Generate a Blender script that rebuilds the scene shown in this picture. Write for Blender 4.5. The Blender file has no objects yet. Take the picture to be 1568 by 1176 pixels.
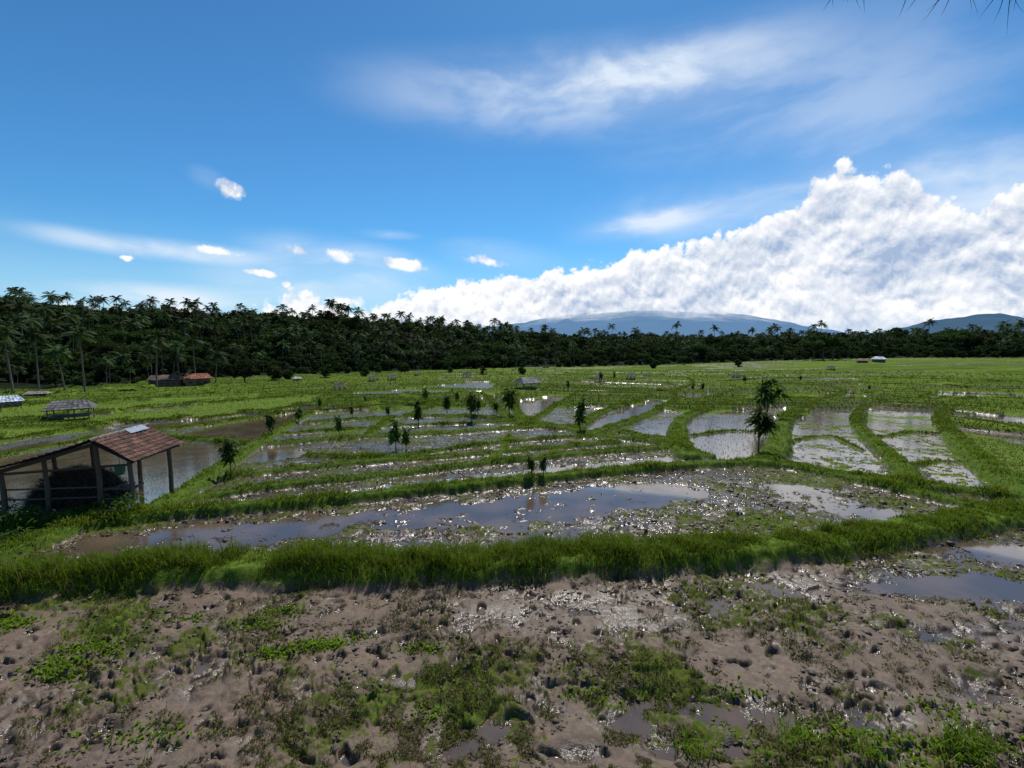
import bpy, math, numpy as np
from mathutils import Vector, Euler
rng=np.random.default_rng(7)
scene=bpy.context.scene
COL=scene.collection
CAMZ=4.5; PITCH=math.radians(5.4); F=718.0
CP,SP=math.cos(PITCH),math.sin(PITCH)

# ------------------------------------------------------------ helpers
def ss(x,a,b):
    t=np.clip((x-a)/(b-a),0,1); return t*t*(3-2*t)
def _h(xi,yi,seed):
    with np.errstate(over='ignore'):
        h=(xi.astype(np.int64)*374761393+yi.astype(np.int64)*668265263+seed*1442695041)&0xFFFFFFFF
        h=((h^(h>>13))*1274126177)&0xFFFFFFFF
        h=((h^(h>>16))*2246822519)&0xFFFFFFFF
        h=h^(h>>15)
    return h/4294967296.0
def gn(x,y,seed=0):
    x0=np.floor(x);y0=np.floor(y);fx=x-x0;fy=y-y0
    u=fx*fx*fx*(fx*(fx*6-15)+10);v=fy*fy*fy*(fy*(fy*6-15)+10)
    def g(i,j):
        a=_h(x0+i,y0+j,seed)*2*np.pi
        return np.cos(a)*(fx-i)+np.sin(a)*(fy-j)
    a=g(0,0)*(1-u)+g(1,0)*u; b=g(0,1)*(1-u)+g(1,1)*u
    return (a*(1-v)+b*v)*1.5
def fbm(x,y,o=3,seed=0):
    s=0;a=1;t=0
    for i in range(o):
        s=s+a*gn(x*2**i,y*2**i,seed+i*17); t+=a; a*=.5
    return s/t
def worley(x,y,seed=0):
    xi=np.floor(x);yi=np.floor(y);m=np.full(x.shape,9.0)
    for i in(-1,0,1):
        for j in(-1,0,1):
            px=xi+i+_h(xi+i,yi+j,seed);py=yi+j+_h(xi+i,yi+j,seed+5)
            m=np.minimum(m,(px-x)**2+(py-y)**2)
    return np.sqrt(m)

R0A=[-180,-60,-47,-30,-10,0,20,47,70,180];R0V=[120,125,128,138,150,165,195,270,300,300]
HLA=[-180,-60,-47,-32,-18,-7,0,10,20,180];HLV=[18,18.5,18.5,17.5,16,10.5,7,4,2.5,2.5]
def zt(x,y):
    x=np.asarray(x,float);y=np.asarray(y,float)
    r=np.hypot(x,y);az=np.degrees(np.arctan2(x,y))
    z=-6.5*(1-np.exp(-np.maximum(0,r-14)/75))
    z=z+3.5*ss(az,10,50)*ss(r,50,220)
    r0=np.interp(az,R0A,R0V)
    z=z+np.interp(az,HLA,HLV)*ss(r,r0-5,r0+165)
    return z
def pdir(px,py):
    X=px-784;U=588-py
    return X, F*CP+U*SP, U*CP-F*SP
def G(px,py):
    """survey a ground point: intersect its sight line with the terrain"""
    X,Y,Z=pdir(px,py); hz=math.hypot(X,Y); t=-Z/hz; r=20.
    for i in range(60):
        r=.5*r+.5*(CAMZ-float(zt(X/hz*r,Y/hz*r)))/max(t,.004)
    return (X/hz*r,Y/hz*r)
def AE(px,py):
    X,Y,Z=pdir(px,py); return math.atan2(X,Y),math.atan2(Z,math.hypot(X,Y))

# ------------------------------------------------------------ field layout
BUNDS=[
 ([(-250,950),(0,907),(150,893),(400,884),(700,880),(850,872),(1000,864),(1150,855),(1300,838),(1450,812),(1568,795),(1750,765)],.55,.28),
 ([(-60,880),(60,838),(130,812),(300,790),(500,772),(640,757),(800,741),(950,726),(1080,716),(1180,715),(1300,738),(1420,765),(1500,785),(1600,800)],.36,.22),
 ([(-200,835),(-60,815),(60,800),(150,800),(225,792)],.75,.12),
 ([(250,778),(400,752),(560,735),(760,712),(930,695),(1050,688)],.3,.18),
 ([(345,735),(520,716),(700,700),(860,688),(945,680)],.3,.18),
 ([(470,700),(600,702),(700,688),(830,675),(940,670)],.25,.14),
 ([(395,685),(520,675),(700,665),(860,655),(900,668),(1000,680),(1085,702)],.4,.2),
 ([(225,795),(290,755),(350,712),(395,683),(440,655),(480,632),(520,608)],.4,.22),
 ([(-50,715),(0,700),(110,680),(210,664),(300,655),(460,630)],.4,.2),
 ([(200,675),(290,675),(385,682)],.35,.18),
 ([(-50,690),(100,662),(200,648),(330,640),(480,620)],.45,.22),
 ([(-50,655),(200,630),(400,612),(510,603)],.5,.22),
 ([(-50,632),(250,610),(480,595)],.5,.22),
 ([(470,650),(600,642),(720,640),(830,655)],.4,.22),
 ([(430,668),(600,655),(760,650),(850,656)],.3,.16),
 ([(490,630),(620,622),(740,622)],.45,.22),
 ([(510,608),(640,606),(735,604),(760,625),(790,645),(860,660)],.45,.25),
 ([(785,612),(800,640),(880,662)],.4,.2),([(880,608),(850,622),(830,638),(812,645)],.35,.2),
 ([(885,658),(925,632),(1000,608)],.45,.25),([(905,668),(965,648),(1030,618),(1030,600)],.45,.25),
 ([(950,665),(1030,678),(1060,700)],.4,.2),
 ([(1055,702),(1038,675),(1045,645),(1090,627),(1150,615),(1220,615)],.55,.3),
 ([(1165,715),(1190,692),(1200,650),(1235,625),(1270,610),(1290,600),(1250,592),(1180,590)],.6,.3),
 ([(1395,748),(1372,710),(1322,665),(1310,640),(1330,622),(1400,612),(1420,603),(1350,597)],.42,.28),
 ([(1600,775),(1520,725),(1460,670),(1440,635),(1470,622)],.6,.3),
 ([(1200,715),(1300,732),(1400,748),(1540,765)],.4,.22),
 ([(1040,625),(1200,612),(1400,620),(1568,630),(1700,640)],.4,.25),
 ([(1440,640),(1568,662),(1700,680)],.5,.25),
 ([(1030,600),(1060,590),(1050,580),(1000,578),(900,582)],.5,.3),
 ([(1090,612),(1130,600),(1230,600),(1330,606),(1420,612),(1568,612),(1700,618)],.4,.25),
 ([(1180,590),(1300,588),(1430,592),(1568,598),(1700,602)],.45,.28),
 ([(1100,585),(1200,580),(1350,580),(1568,586)],.5,.28),
 ([(1335,672),(1400,662),(1455,668)],.16,.08),([(1215,675),(1270,668),(1320,690)],.16,.08),([(1058,668),(1120,660),(1195,666)],.16,.07),
 ([(1380,720),(1440,706),(1510,715)],.16,.08),
 ([(760,600),(850,596),(960,598),(1030,602)],.45,.25),
 ([(620,640),(660,625),(700,606)],.3,.2),([(560,672),(580,655),(600,642)],.3,.2),([(740,712),(770,690),(780,670)],.2,.12),
]
BUNDS=[([G(*p) for p in pl],w,h) for pl,w,h in BUNDS]
def smooth_pl(pl,n=4):
    P=np.array(pl);out=[]
    for i in range(len(P)-1):
        p0=P[max(i-1,0)];p1=P[i];p2=P[i+1];p3=P[min(i+2,len(P)-1)]
        for k in range(n):
            t=k/n
            out.append(.5*((2*p1)+(-p0+p2)*t+(2*p0-5*p1+4*p2-p3)*t*t+(-p0+3*p1-3*p2+p3)*t**3))
    out.append(P[-1]);return np.array(out)
BUNDS=[(smooth_pl(pl,3),w,h) for pl,w,h in BUNDS]
# (polygon, floor level relative to water, weeds, young rice)
FIELDS=[
 ([(40,850),(90,828),(300,805),(560,785),(760,765),(1000,738),(1090,745),(1080,765),(900,790),(800,812),(600,805),(480,822),(330,848),(150,868)],-.016,.0,0),
 ([(330,775),(560,752),(800,722),(1000,700),(1080,695),(1095,710),(900,722),(750,738),(560,762),(400,778)],-.04,0,0),
 ([(370,712),(380,690),(460,680),(470,700)],-.02,.1,0),
 ([(600,710),(780,683),(785,697),(640,714)],-.03,.1,0),
 ([(-150,760),(0,703),(200,672),(365,684),(345,705),(290,748),(230,788),(100,800),(-100,800)],-.07,0,.8),
 ([(265,668),(330,650),(455,632),(450,645),(385,678)],-.07,0,.8),
 ([(180,655),(330,640),(330,650),(230,660)],-.06,0,.1),
 ([(-60,700),(110,668),(120,680),(0,702)],-.06,0,.2),
 ([(735,606),(755,604),(775,630),(785,645),(758,640)],-.04,0,0),
 ([(800,638),(792,615),(850,606),(880,606),(850,622)],-.015,.3,.1),
 ([(890,655),(930,635),(1000,612),(1025,615),(960,645),(910,663)],-.03,.1,.1),
 ([(1055,695),(1050,650),(1110,630),(1205,622),(1190,640),(1165,705),(1100,705)],-.018,.2,.55),
 ([(1210,708),(1210,650),(1250,630),(1310,628),(1305,655),(1360,715),(1375,740),(1260,730)],-.008,.85,.1),
 ([(1320,650),(1330,628),(1430,632),(1440,650),(1480,700),(1560,760),(1430,748),(1390,705)],-.004,.95,.1),
 ([(1480,638),(1600,636),(1600,652),(1500,648)],-.03,0,0),
 ([(960,650),(1030,640),(1030,675),(985,672)],-.01,.2,.2),
 ([(50,645),(200,632),(420,610),(500,606),(470,620),(330,638),(200,646)],.02,.95,1),
 ([(-60,650),(-60,636),(250,613),(400,605),(400,610),(200,628)],.02,1,1),
 ([(1470,660),(1600,690),(1700,760),(1560,735),(1500,700)],.03,.95,1),
 ([(1225,606),(1300,603),(1330,609),(1260,613)],-.04,.1,0),([(1440,601),(1600,607),(1600,612),(1430,607)],-.04,.1,0),([(1035,607),(1088,601),(1095,608),(1060,614)],-.04,.1,0),
 ([(1100,622),(1150,606),(1250,604),(1260,612),(1200,611)],.03,1,1),
 ([(520,604),(620,598),(740,600),(740,603),(640,605)],.02,.5,0),([(620,596),(740,585),(760,590),(750,598)],.02,.45,0),
]
FIELDS=[([G(*p) for p in pl],o,w,rc) for pl,o,w,rc in FIELDS]
DIPS=[(700,1150,.28,.11),(760,1120,.22,.10),(960,1110,.25,.11),(990,1080,.2,.10),(1080,1085,.3,.11),(1190,1110,.35,.11),(1120,1150,.25,.10),(880,1160,.2,.09),(1020,1150,.22,.09),(830,1090,.2,.07),(1340,900,.45,.085),(1430,905,.45,.09),(1520,900,.6,.10),(1568,850,.8,.10),
      (1430,975,.35,.09),(900,930,.5,.055),(1100,930,.6,.065),(980,960,.4,.06),(1568,960,.5,.08),(1350,1110,.25,.07),(1500,1060,.3,.07),(1000,900,.4,.05),(1200,910,.5,.06),(640,1060,.3,.05),(300,1000,.4,.03),(760,950,.4,.045),
      (1350,790,.9,.06),(1250,770,.8,.05),(830,825,.8,.05),(1230,830,.5,.05),(1150,890,.5,.05),(1220,750,1.2,.05),(700,690,2,.03),(500,705,1.5,.03),(560,730,1.2,.03),(640,730,1.,.03),(660,650,2,.03),(580,665,1.5,.03),(700,612,3,.03)]
DIPS=[(*G(a,b),r,d) for a,b,r,d in DIPS]

def inpoly(x,y,P):
    c=np.zeros(x.shape,bool);n=len(P);j=n-1
    for i in range(n):
        xi,yi=P[i];xj,yj=P[j]
        if yi!=yj:
            c^=((yi>y)!=(yj>y))&(x<(xj-xi)*(y-yi)/(yj-yi)+xi)
        j=i
    return c
def surf(x,y,fine=True):
    """local relief above water level, grass, weed, rice, tone"""
    r=np.hypot(x,y);az=np.degrees(np.arctan2(x,y))
    n=x.size
    off=np.full(n,.03);weed=np.where(r>12,.58,.5);rice=np.zeros(n);tone=np.full(n,.5)
    wx=x+5*gn(x/31,y/31,3);wy=y+9*gn(x/45,y/38,4)+2.0*gn(x/11,y/11,9)
    sp=5.0
    u=(wy+.15*x)/sp;ui=np.floor(u);uf=u-ui
    v=(wx+17*_h(ui,ui*0,8))/(15+14*_h(ui,ui*0+2,8));vi=np.floor(v);vf=v-vi
    far=r>46
    hid=_h(ui,vi,21);hid2=_h(ui,vi,22)
    gprob=np.where(az<-9,.9,np.where(az>22,.62,.45))
    gprob=np.where(r>110,np.maximum(gprob,.68),gprob)
    isg=hid<gprob; isw=(~isg)&(hid2<.5)
    foff=np.where(isw,-.05,np.where(isg,.03,.015));fw=np.where(isw,.1,np.where(isg,1,.40))
    off=np.where(far,foff,off);weed=np.where(far,fw,weed);rice=np.where(far&isg,1,rice)
    tone=np.where(far,.32+.6*hid2,tone)
    d=np.minimum(np.minimum(uf,1-uf)*sp,np.minimum(vf,1-vf)*18)
    grass=np.where(far,1-ss(d,.4,.65),0.)
    bh=np.where(far,.42*(1-ss(d,.25,.75)),0.)
    for pl,o,w,rc in FIELDS:
        P=np.array(pl);lo=P.min(0);hi=P.max(0)
        m=np.nonzero((x>lo[0])&(x<hi[0])&(y>lo[1])&(y<hi[1]))[0]
        if m.size==0:continue
        jx=x[m]+.45*gn(x[m]*.9,y[m]*.9,31)+.2*gn(x[m]*3,y[m]*3,33);jy=y[m]+.45*gn(x[m]*.9,y[m]*.9,32)+.2*gn(x[m]*3,y[m]*3,34)
        k=m[inpoly(jx,jy,P)]
        off[k]=o;weed[k]=w;rice[k]=rc;tone[k]=.7
        grass[k]=0;bh[k]=0
    for dx,dy,dr,dd in DIPS:
        m=np.nonzero((abs(x-dx)<dr*3)&(abs(y-dy)<dr*3))[0]
        if m.size: off[m]-=dd*np.exp(-((x[m]-dx)**2*.5+(y[m]-dy)**2*1.6)/dr**2)
    fg=(r<11)&(y<9.5)
    for bi,(pl,w,h) in enumerate(BUNDS):
        lo=pl.min(0)-1.2;hi=pl.max(0)+1.2
        m=np.nonzero((x>lo[0])&(x<hi[0])&(y>lo[1])&(y<hi[1]))[0]
        if m.size==0:continue
        X=x[m];Y=y[m];D=np.full(m.size,9.)
        for i in range(len(pl)-1):
            a=pl[i];b=pl[i+1];ab=b-a;L=max(ab@ab,1e-9)
            t=np.clip(((X-a[0])*ab[0]+(Y-a[1])*ab[1])/L,0,1)
            D=np.minimum(D,(X-a[0]-t*ab[0])**2+(Y-a[1]-t*ab[1])**2)
        D=np.sqrt(D)/w*(1+.30*gn(X*1.3,Y*1.3,40+bi))+.12*gn(X*5,Y*5,44)
        if bi==0: g=1-ss(D+.12*gn(X*9,Y*9,46),.82,1.05);b_=h*(1-ss(D,.55,1.2))
        else: g=1-ss(D,.85,1.15);b_=h*(1-ss(D,.6,1.15))
        grass[m]=np.maximum(grass[m],g)
        bh[m]=np.maximum(bh[m],b_)
        if bi>0: tone[m]=np.where(g>.5,.35,tone[m])
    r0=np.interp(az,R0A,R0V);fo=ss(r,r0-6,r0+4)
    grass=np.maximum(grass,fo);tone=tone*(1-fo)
    lf=fbm(x*.33,y*.33,3,50)
    rough=ss(fbm(x*.6+9,y*.6,3,55),-.28,.28)
    near=1-ss(r,25,45)
    hn=.030*lf+.022*gn(x*1.6,y*1.6,60)
    k=np.nonzero(r<45)[0];cl=np.zeros(n)
    X=x[k];Y=y[k]
    Xw=X+.16*gn(X*2.6,Y*2.6,64)+.05*gn(X*8,Y*8,66);Yw=Y+.16*gn(X*2.6,Y*2.6,65)+.05*gn(X*8,Y*8,67)
    turb=np.abs(gn(Xw*2.6,Yw*2.6,61))+.5*np.abs(gn(Xw*6.3,Yw*6.3,62))+.35*np.abs(gn(Xw*14,Yw*14,63))*rough[k]
    pits=worley(Xw*2.6,Yw*3.3,70);pm=ss(gn(X*1.4,Y*1.4,71),-.1,.35)
    w2=worley(Xw*1.7+4,Yw*2.1,75)
    w3=worley(Xw*6.5+4,Yw*6.5,76)
    cl[k]=.105*(turb-.45)*(.15+1.1*rough[k])-.065*(1-ss(pits,.12,.30))*pm-.07*(1-ss(w2,.05,.17))-.03*(1-ss(w3,.1,.35))*rough[k]
    isfield=1-np.clip(bh/.15,0,1)
    flat=np.where(rice>.5,.25,1)*np.where(off<-.02,.7,1)
    z=off+(hn+cl*near*np.where(fg,1.1,.75))*isfield*flat+bh+grass*.03*gn(x*4,y*4,80)*near
    z=z+np.where(fg,.05,0)
    weed=weed+.5*lf-.05
    weed=np.where(fg,weed+.35*(rough-.6),weed)
    weed=np.where(z<.0,weed*.4,weed)
    return z,grass,np.clip(weed,0,1),rice,tone

# ------------------------------------------------------------ mesh builder
def mkmesh(name,V,Q=None,T=None,C=None,mats=(),mi=None,smooth=False,coll=COL,link=True):
    me=bpy.data.meshes.new(name)
    V=np.asarray(V,np.float32)
    nq=0 if Q is None else len(Q);nt=0 if T is None else len(T)
    me.vertices.add(len(V));me.vertices.foreach_set('co',V.ravel())
    li=[]
    if nq:li.append(np.asarray(Q,np.int32).ravel())
    if nt:li.append(np.asarray(T,np.int32).ravel())
    li=np.concatenate(li);me.loops.add(len(li));me.loops.foreach_set('vertex_index',li)
    st=np.concatenate([np.arange(nq)*4,nq*4+np.arange(nt)*3]).astype(np.int32)
    me.polygons.add(nq+nt);me.polygons.foreach_set('loop_start',st)
    if mi is not None: me.polygons.foreach_set('material_index',np.asarray(mi,np.int32))
    me.polygons.foreach_set('use_smooth',np.full(nq+nt,smooth))
    if C is not None:
        a=me.color_attributes.new('Col','FLOAT_COLOR','POINT')
        C=np.asarray(C,np.float32)
        if C.shape[1]==3:C=np.hstack([C,np.ones((len(C),1),np.float32)])
        a.data.foreach_set('color',C.ravel())
    for m in mats: me.materials.append(m)
    me.update(calc_edges=True)
    ob=bpy.data.objects.new(name,me)
    if link: coll.objects.link(ob)
    return ob
class MB:
    def __init__(s): s.v=[];s.q=[];s.t=[];s.c=[];s.qm=[];s.tm=[];s.n=0
    def add(s,v,q=None,t=None,c=(1,1,1),m=0):
        v=np.asarray(v,float)
        c=np.asarray(c,float)
        if c.ndim==1:c=np.tile(c,(len(v),1))
        if q is not None and len(q): q=np.asarray(q);s.q.append(q+s.n);s.qm.append(np.full(len(q),m))
        if t is not None and len(t): t=np.asarray(t);s.t.append(t+s.n);s.tm.append(np.full(len(t),m))
        s.v.append(v);s.c.append(c);s.n+=len(v)
    def build(s,name,mats,**k):
        Q=np.concatenate(s.q) if s.q else None;T=np.concatenate(s.t) if s.t else None
        mi=np.concatenate(s.qm+s.tm)
        return mkmesh(name,np.concatenate(s.v),Q,T,np.concatenate(s.c),mats,mi,**k)
    def tube(s,P,R,n=7,c=(1,1,1),m=0):
        P=np.asarray(P,float);k=len(P);V=[]
        for i in range(k):
            d=P[min(i+1,k-1)]-P[max(i-1,0)];d/=np.linalg.norm(d)+1e-9
            a=np.cross(d,[0,0,1.]) if abs(d[2])<.9 else np.cross(d,[1.,0,0]);a/=np.linalg.norm(a);b=np.cross(d,a)
            th=np.arange(n)/n*2*np.pi
            V.append(P[i]+R[i]*(np.cos(th)[:,None]*a+np.sin(th)[:,None]*b))
        q=[(i*n+j,i*n+(j+1)%n,(i+1)*n+(j+1)%n,(i+1)*n+j) for i in range(k-1) for j in range(n)]
        V=np.concatenate(V);V=np.vstack([V,P[-1]+0*P[-1]])
        t=[((k-1)*n+j,(k-1)*n+(j+1)%n,k*n) for j in range(n)]
        s.add(V,q,t,c,m)
    def box(s,c,d,rz=0,col=(1,1,1),m=0):
        x,y,z=np.array(d)/2
        v=np.array([(-x,-y,-z),(x,-y,-z),(x,y,-z),(-x,y,-z),(-x,-y,z),(x,-y,z),(x,y,z),(-x,y,z)])
        ca,sa=math.cos(rz),math.sin(rz);v=np.c_[v[:,0]*ca-v[:,1]*sa,v[:,0]*sa+v[:,1]*ca,v[:,2]]+np.array(c)
        s.add(v,[(0,3,2,1),(4,5,6,7),(0,1,5,4),(1,2,6,5),(2,3,7,6),(3,0,4,7)],None,col,m)
    def blades(s,P,h,w,lean,c,m=0,ang=None):
        n=len(P);a=rng.uniform(0,2*np.pi,n) if ang is None else ang
        f=rng.uniform(0,2*np.pi,n)
        side=np.c_[np.cos(f),np.sin(f),0*f]*(w/2)[:,None]
        ld=np.c_[np.cos(a),np.sin(a),0*a]
        up=np.array([0,0,1.])
        mid=P+up*(h*.55)[:,None]+ld*(lean*h*.3)[:,None]
        tip=P+up*(h*np.maximum(.25,1-.5*lean))[:,None]+ld*(lean*h)[:,None]
        V=np.stack([P-side,P+side,mid+side*.8,mid-side*.8,tip],1).reshape(-1,3)
        i=np.arange(n)*5
        cc=np.asarray(c)
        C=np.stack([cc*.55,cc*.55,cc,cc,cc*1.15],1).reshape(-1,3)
        s.add(V,np.c_[i,i+1,i+2,i+3],np.c_[i+3,i+2,i+4],C,m)

# ------------------------------------------------------------ materials
def newmat(name):
    m=bpy.data.materials.new(name);m.use_nodes=True;nt=m.node_tree;nt.nodes.clear();return m,nt
class N:
    def __init__(s,nt):s.nt=nt
    def n(s,t,**k):
        nd=s.nt.nodes.new(t)
        for a,b in k.items(): setattr(nd,a,b)
        return nd
    def l(s,a,b): s.nt.links.new(a,b)
    def set(s,sock,v):
        if isinstance(v,bpy.types.NodeSocket): s.l(v,sock)
        else: sock.default_value=v
    def math(s,op,a,b=0.,c=0.,clamp=False):
        nd=s.n('ShaderNodeMath',operation=op,use_clamp=clamp)
        s.set(nd.inputs[0],a);s.set(nd.inputs[1],b);s.set(nd.inputs[2],c);return nd.outputs[0]
    def mr(s,v,a,b,c=0.,d=1.,smooth=True):
        nd=s.n('ShaderNodeMapRange',interpolation_type='SMOOTHSTEP' if smooth else 'LINEAR')
        for i,x in enumerate((v,a,b,c,d)): s.set(nd.inputs[i],x)
        return nd.outputs[0]
    def mix(s,f,a,b,bt='MIX'):
        nd=s.n('ShaderNodeMix',data_type='RGBA',blend_type=bt)
        s.set(nd.inputs[0],f)
        for i,v in((6,a),(7,b)):
            if not isinstance(v,bpy.types.NodeSocket): v=(*v,1) if len(v)==3 else v
            s.set(nd.inputs[i],v)
        return nd.outputs[2]
    def noise(s,vec,scale,detail=3,rough=.5,dist=0.,dim='3D'):
        nd=s.n('ShaderNodeTexNoise',noise_dimensions=dim)
        if vec is not None:s.l(vec,nd.inputs['Vector'])
        nd.inputs['Scale'].default_value=scale;nd.inputs['Detail'].default_value=detail;nd.inputs['Roughness'].default_value=rough
        nd.inputs['Distortion'].default_value=dist
        return nd.outputs[0]
def leafmat(name,trans=.35,rough=.75,mul=(1,1,1),spec=.1):
    m,nt=newmat(name);k=N(nt)
    at=k.n('ShaderNodeAttribute',attribute_name='Col');oi=k.n('ShaderNodeObjectInfo')
    v=k.mr(oi.outputs['Random'],0.,1.,.5,1.5,False)
    hs=k.n('ShaderNodeHueSaturation');k.l(at.outputs['Color'],hs.inputs['Color']);k.l(v,hs.inputs['Value'])
    k.l(k.mr(oi.outputs['Random'],0.,1.,.48,.515,False),hs.inputs['Hue'])
    c=k.mix(1.,hs.outputs[0],mul,'MULTIPLY')
    p=k.n('ShaderNodeBsdfPrincipled');k.l(c,p.inputs['Base Color']);p.inputs['Roughness'].default_value=rough;p.inputs['Specular IOR Level'].default_value=spec
    t=k.n('ShaderNodeBsdfTranslucent');k.l(k.mix(1.,c,(1.5,1.5,.6),'MULTIPLY'),t.inputs['Color'])
    mx=k.n('ShaderNodeMixShader');mx.inputs[0].default_value=trans;k.l(p.outputs[0],mx.inputs[1]);k.l(t.outputs[0],mx.inputs[2])
    o=k.n('ShaderNodeOutputMaterial');k.l(mx.outputs[0],o.inputs[0]);return m
def solid(name,rough=.8,scale=8.,var=.35,bump=.2,stretch=(1,1,1)):
    """vertex colour modulated by procedural grain"""
    m,nt=newmat(name);k=N(nt)
    at=k.n('ShaderNodeAttribute',attribute_name='Col');tc=k.n('ShaderNodeTexCoord')
    mp=k.n('ShaderNodeMapping');mp.inputs['Scale'].default_value=stretch;k.l(tc.outputs['Object'],mp.inputs[0])
    nz=k.noise(mp.outputs[0],scale,5,.65)
    f=k.mr(nz,.3,.7,1-var,1+var)
    vm=k.n('ShaderNodeVectorMath',operation='SCALE');k.l(at.outputs['Color'],vm.inputs[0]);k.l(f,vm.inputs['Scale'])
    p=k.n('ShaderNodeBsdfPrincipled');k.l(vm.outputs[0],p.inputs['Base Color']);p.inputs['Roughness'].default_value=rough
    b=k.n('ShaderNodeBump');b.inputs['Strength'].default_value=bump;b.inputs['Distance'].default_value=.02;k.l(nz,b.inputs['Height']);k.l(b.outputs[0],p.inputs['Normal'])
    o=k.n('ShaderNodeOutputMaterial');k.l(p.outputs[0],o.inputs[0]);return m
M_grass=leafmat('grass_blades',.42,mul=(.92,.88,1.0))
M_leaf=leafmat('foliage',.3)
M_forest=leafmat('forest_foliage',.18,mul=(.72,.70,.95))
M_bark=solid('bark',.9,12,.4,.5)
M_wood=solid('weathered_wood',.85,20,.45,.4,(6,6,.6))
M_tile=solid('clay_tile',.85,5,.55,.3)
M_metal=solid('roof_sheet',.6,4,.3,.1)
M_wall=solid('plaster',.9,4,.2,.1)
M_straw=solid('straw',.9,30,.4,.4)
M_clod=solid('wet_soil',.6,30,.5,.6)

# ground material
mg,nt=newmat('rice_field_soil');k=N(nt)
at=k.n('ShaderNodeAttribute',attribute_name='Col');sp=k.n('ShaderNodeSeparateColor');k.l(at.outputs['Color'],sp.inputs[0])
gr,we,wt=sp.outputs[0],sp.outputs[1],sp.outputs[2];tn=at.outputs['Alpha']
geo=k.n('ShaderNodeNewGeometry');P=geo.outputs['Position']
n1=k.noise(P,.9,4,.6);n2=k.noise(P,9,6,.65);n3=k.noise(P,45,4,.65);n4=k.noise(P,3.5,5,.65,.5)
mud=k.mix(k.mr(n2,.3,.7),(.075,.046,.027),(.165,.112,.072))
mud=k.mix(k.mr(n1,.42,.62,0,.6),mud,(.092,.060,.034))
mud=k.mix(k.math('MULTIPLY',wt,.7),mud,(.040,.027,.018))
mud=k.mix(k.mr(n3,.56,.72,0,.65),mud,(.026,.017,.011))
grn=k.mix(k.mr(n2,.3,.7),(.030,.058,.007),(.105,.165,.017))
grn=k.mix(k.mr(n4,.5,.75,0,.5),grn,(.135,.135,.03))
grn=k.mix(k.mr(tn,.4,.9,0.,.75),grn,(.12,.175,.022))
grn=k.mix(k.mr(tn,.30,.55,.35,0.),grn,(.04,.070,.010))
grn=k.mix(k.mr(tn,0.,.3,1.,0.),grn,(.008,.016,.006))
wp=k.math('ADD',k.math('MULTIPLY',n2,.5),k.math('MULTIPLY',n4,.5))
thr=k.mr(we,0.,1.,.70,.30,False)
wm=k.mr(k.math('SUBTRACT',wp,thr),-.02,.07)
grw=k.mix(k.mr(we,.55,.9,.6,0.),grn,(.055,.050,.017))
gg=k.math('MAXIMUM',gr,wm)
gcol_=k.mix(gr,grw,grn)
base=k.mix(gg,mud,gcol_)
p=k.n('ShaderNodeBsdfPrincipled');k.l(base,p.inputs['Base Color'])
rr=k.mr(k.math('ADD',wt,k.math('MULTIPLY',k.math('SUBTRACT',n4,.5),1.4)),.15,.85,.72,.15)
rr=k.math('MAXIMUM',rr,k.math('MULTIPLY',gg,.95));k.l(rr,p.inputs['Roughness'])
k.l(k.mr(gg,0.,1.,.5,.06),p.inputs['Specular IOR Level'])
b=k.n('ShaderNodeBump');b.inputs['Strength'].default_value=.6;b.inputs['Distance'].default_value=.035
hh=k.math('ADD',n2,k.math('MULTIPLY',n3,.35));k.l(hh,b.inputs['Height']);k.l(b.outputs[0],p.inputs['Normal'])
o=k.n('ShaderNodeOutputMaterial');k.l(p.outputs[0],o.inputs[0])
# water
mw,nt=newmat('paddy_water');k=N(nt)
geo=k.n('ShaderNodeNewGeometry');P=geo.outputs['Position']
p=k.n('ShaderNodeBsdfPrincipled')
k.l(k.mix(k.mr(k.noise(P,.8,4),.35,.65),(.115,.078,.050),(.065,.050,.036)),p.inputs['Base Color'])
p.inputs['Roughness'].default_value=.06;p.inputs['IOR'].default_value=1.6
b=k.n('ShaderNodeBump');b.inputs['Strength'].default_value=.22;b.inputs['Distance'].default_value=.012
k.l(k.noise(P,7,4,.6),b.inputs['Height']);k.l(b.outputs[0],p.inputs['Normal'])
o=k.n('ShaderNodeOutputMaterial');k.l(p.outputs[0],o.inputs[0])

# ------------------------------------------------------------ ground sheet
azd=np.concatenate([np.linspace(-180,-58,60,endpoint=False),np.linspace(-58,58,1250),np.linspace(58,180,60,endpoint=False)[1:]])
rd=np.concatenate([[.05,1.,2.,2.8],np.geomspace(3.3,300,1000),np.geomspace(315,9000,40)])
A,R=np.meshgrid(np.radians(azd),rd)
gx=(R*np.sin(A)).ravel();gy=(R*np.cos(A)).ravel()
z,g,we,ri,tn=surf(gx,gy)
zz=zt(gx,gy)+z
wet=1-ss(z,.0,.10)
C=np.c_[g,np.maximum(we,ri*.95*(z>0)),wet,tn]
na=len(azd);nr=len(rd)
i=np.arange(nr-1)[:,None]*na+np.arange(na)[None,:];j=np.roll(np.arange(na),-1)[None,:]+np.arange(nr-1)[:,None]*na
Q=np.stack([i,i+na,j+na,j],-1).reshape(-1,4)
ground=mkmesh('ground',np.c_[gx,gy,zz],Q,None,C,[mg],smooth=True)
azw=np.linspace(-70,70,300);rw=np.geomspace(3,290,260)
A,R=np.meshgrid(np.radians(azw),rw);wx=(R*np.sin(A)).ravel();wy=(R*np.cos(A)).ravel()
i=(np.arange(259)[:,None]*300+np.arange(299)[None,:]).ravel()
water=mkmesh('paddy_water',np.c_[wx,wy,zt(wx,wy)],np.c_[i,i+300,i+301,i+1],None,None,[mw],smooth=True)

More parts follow.
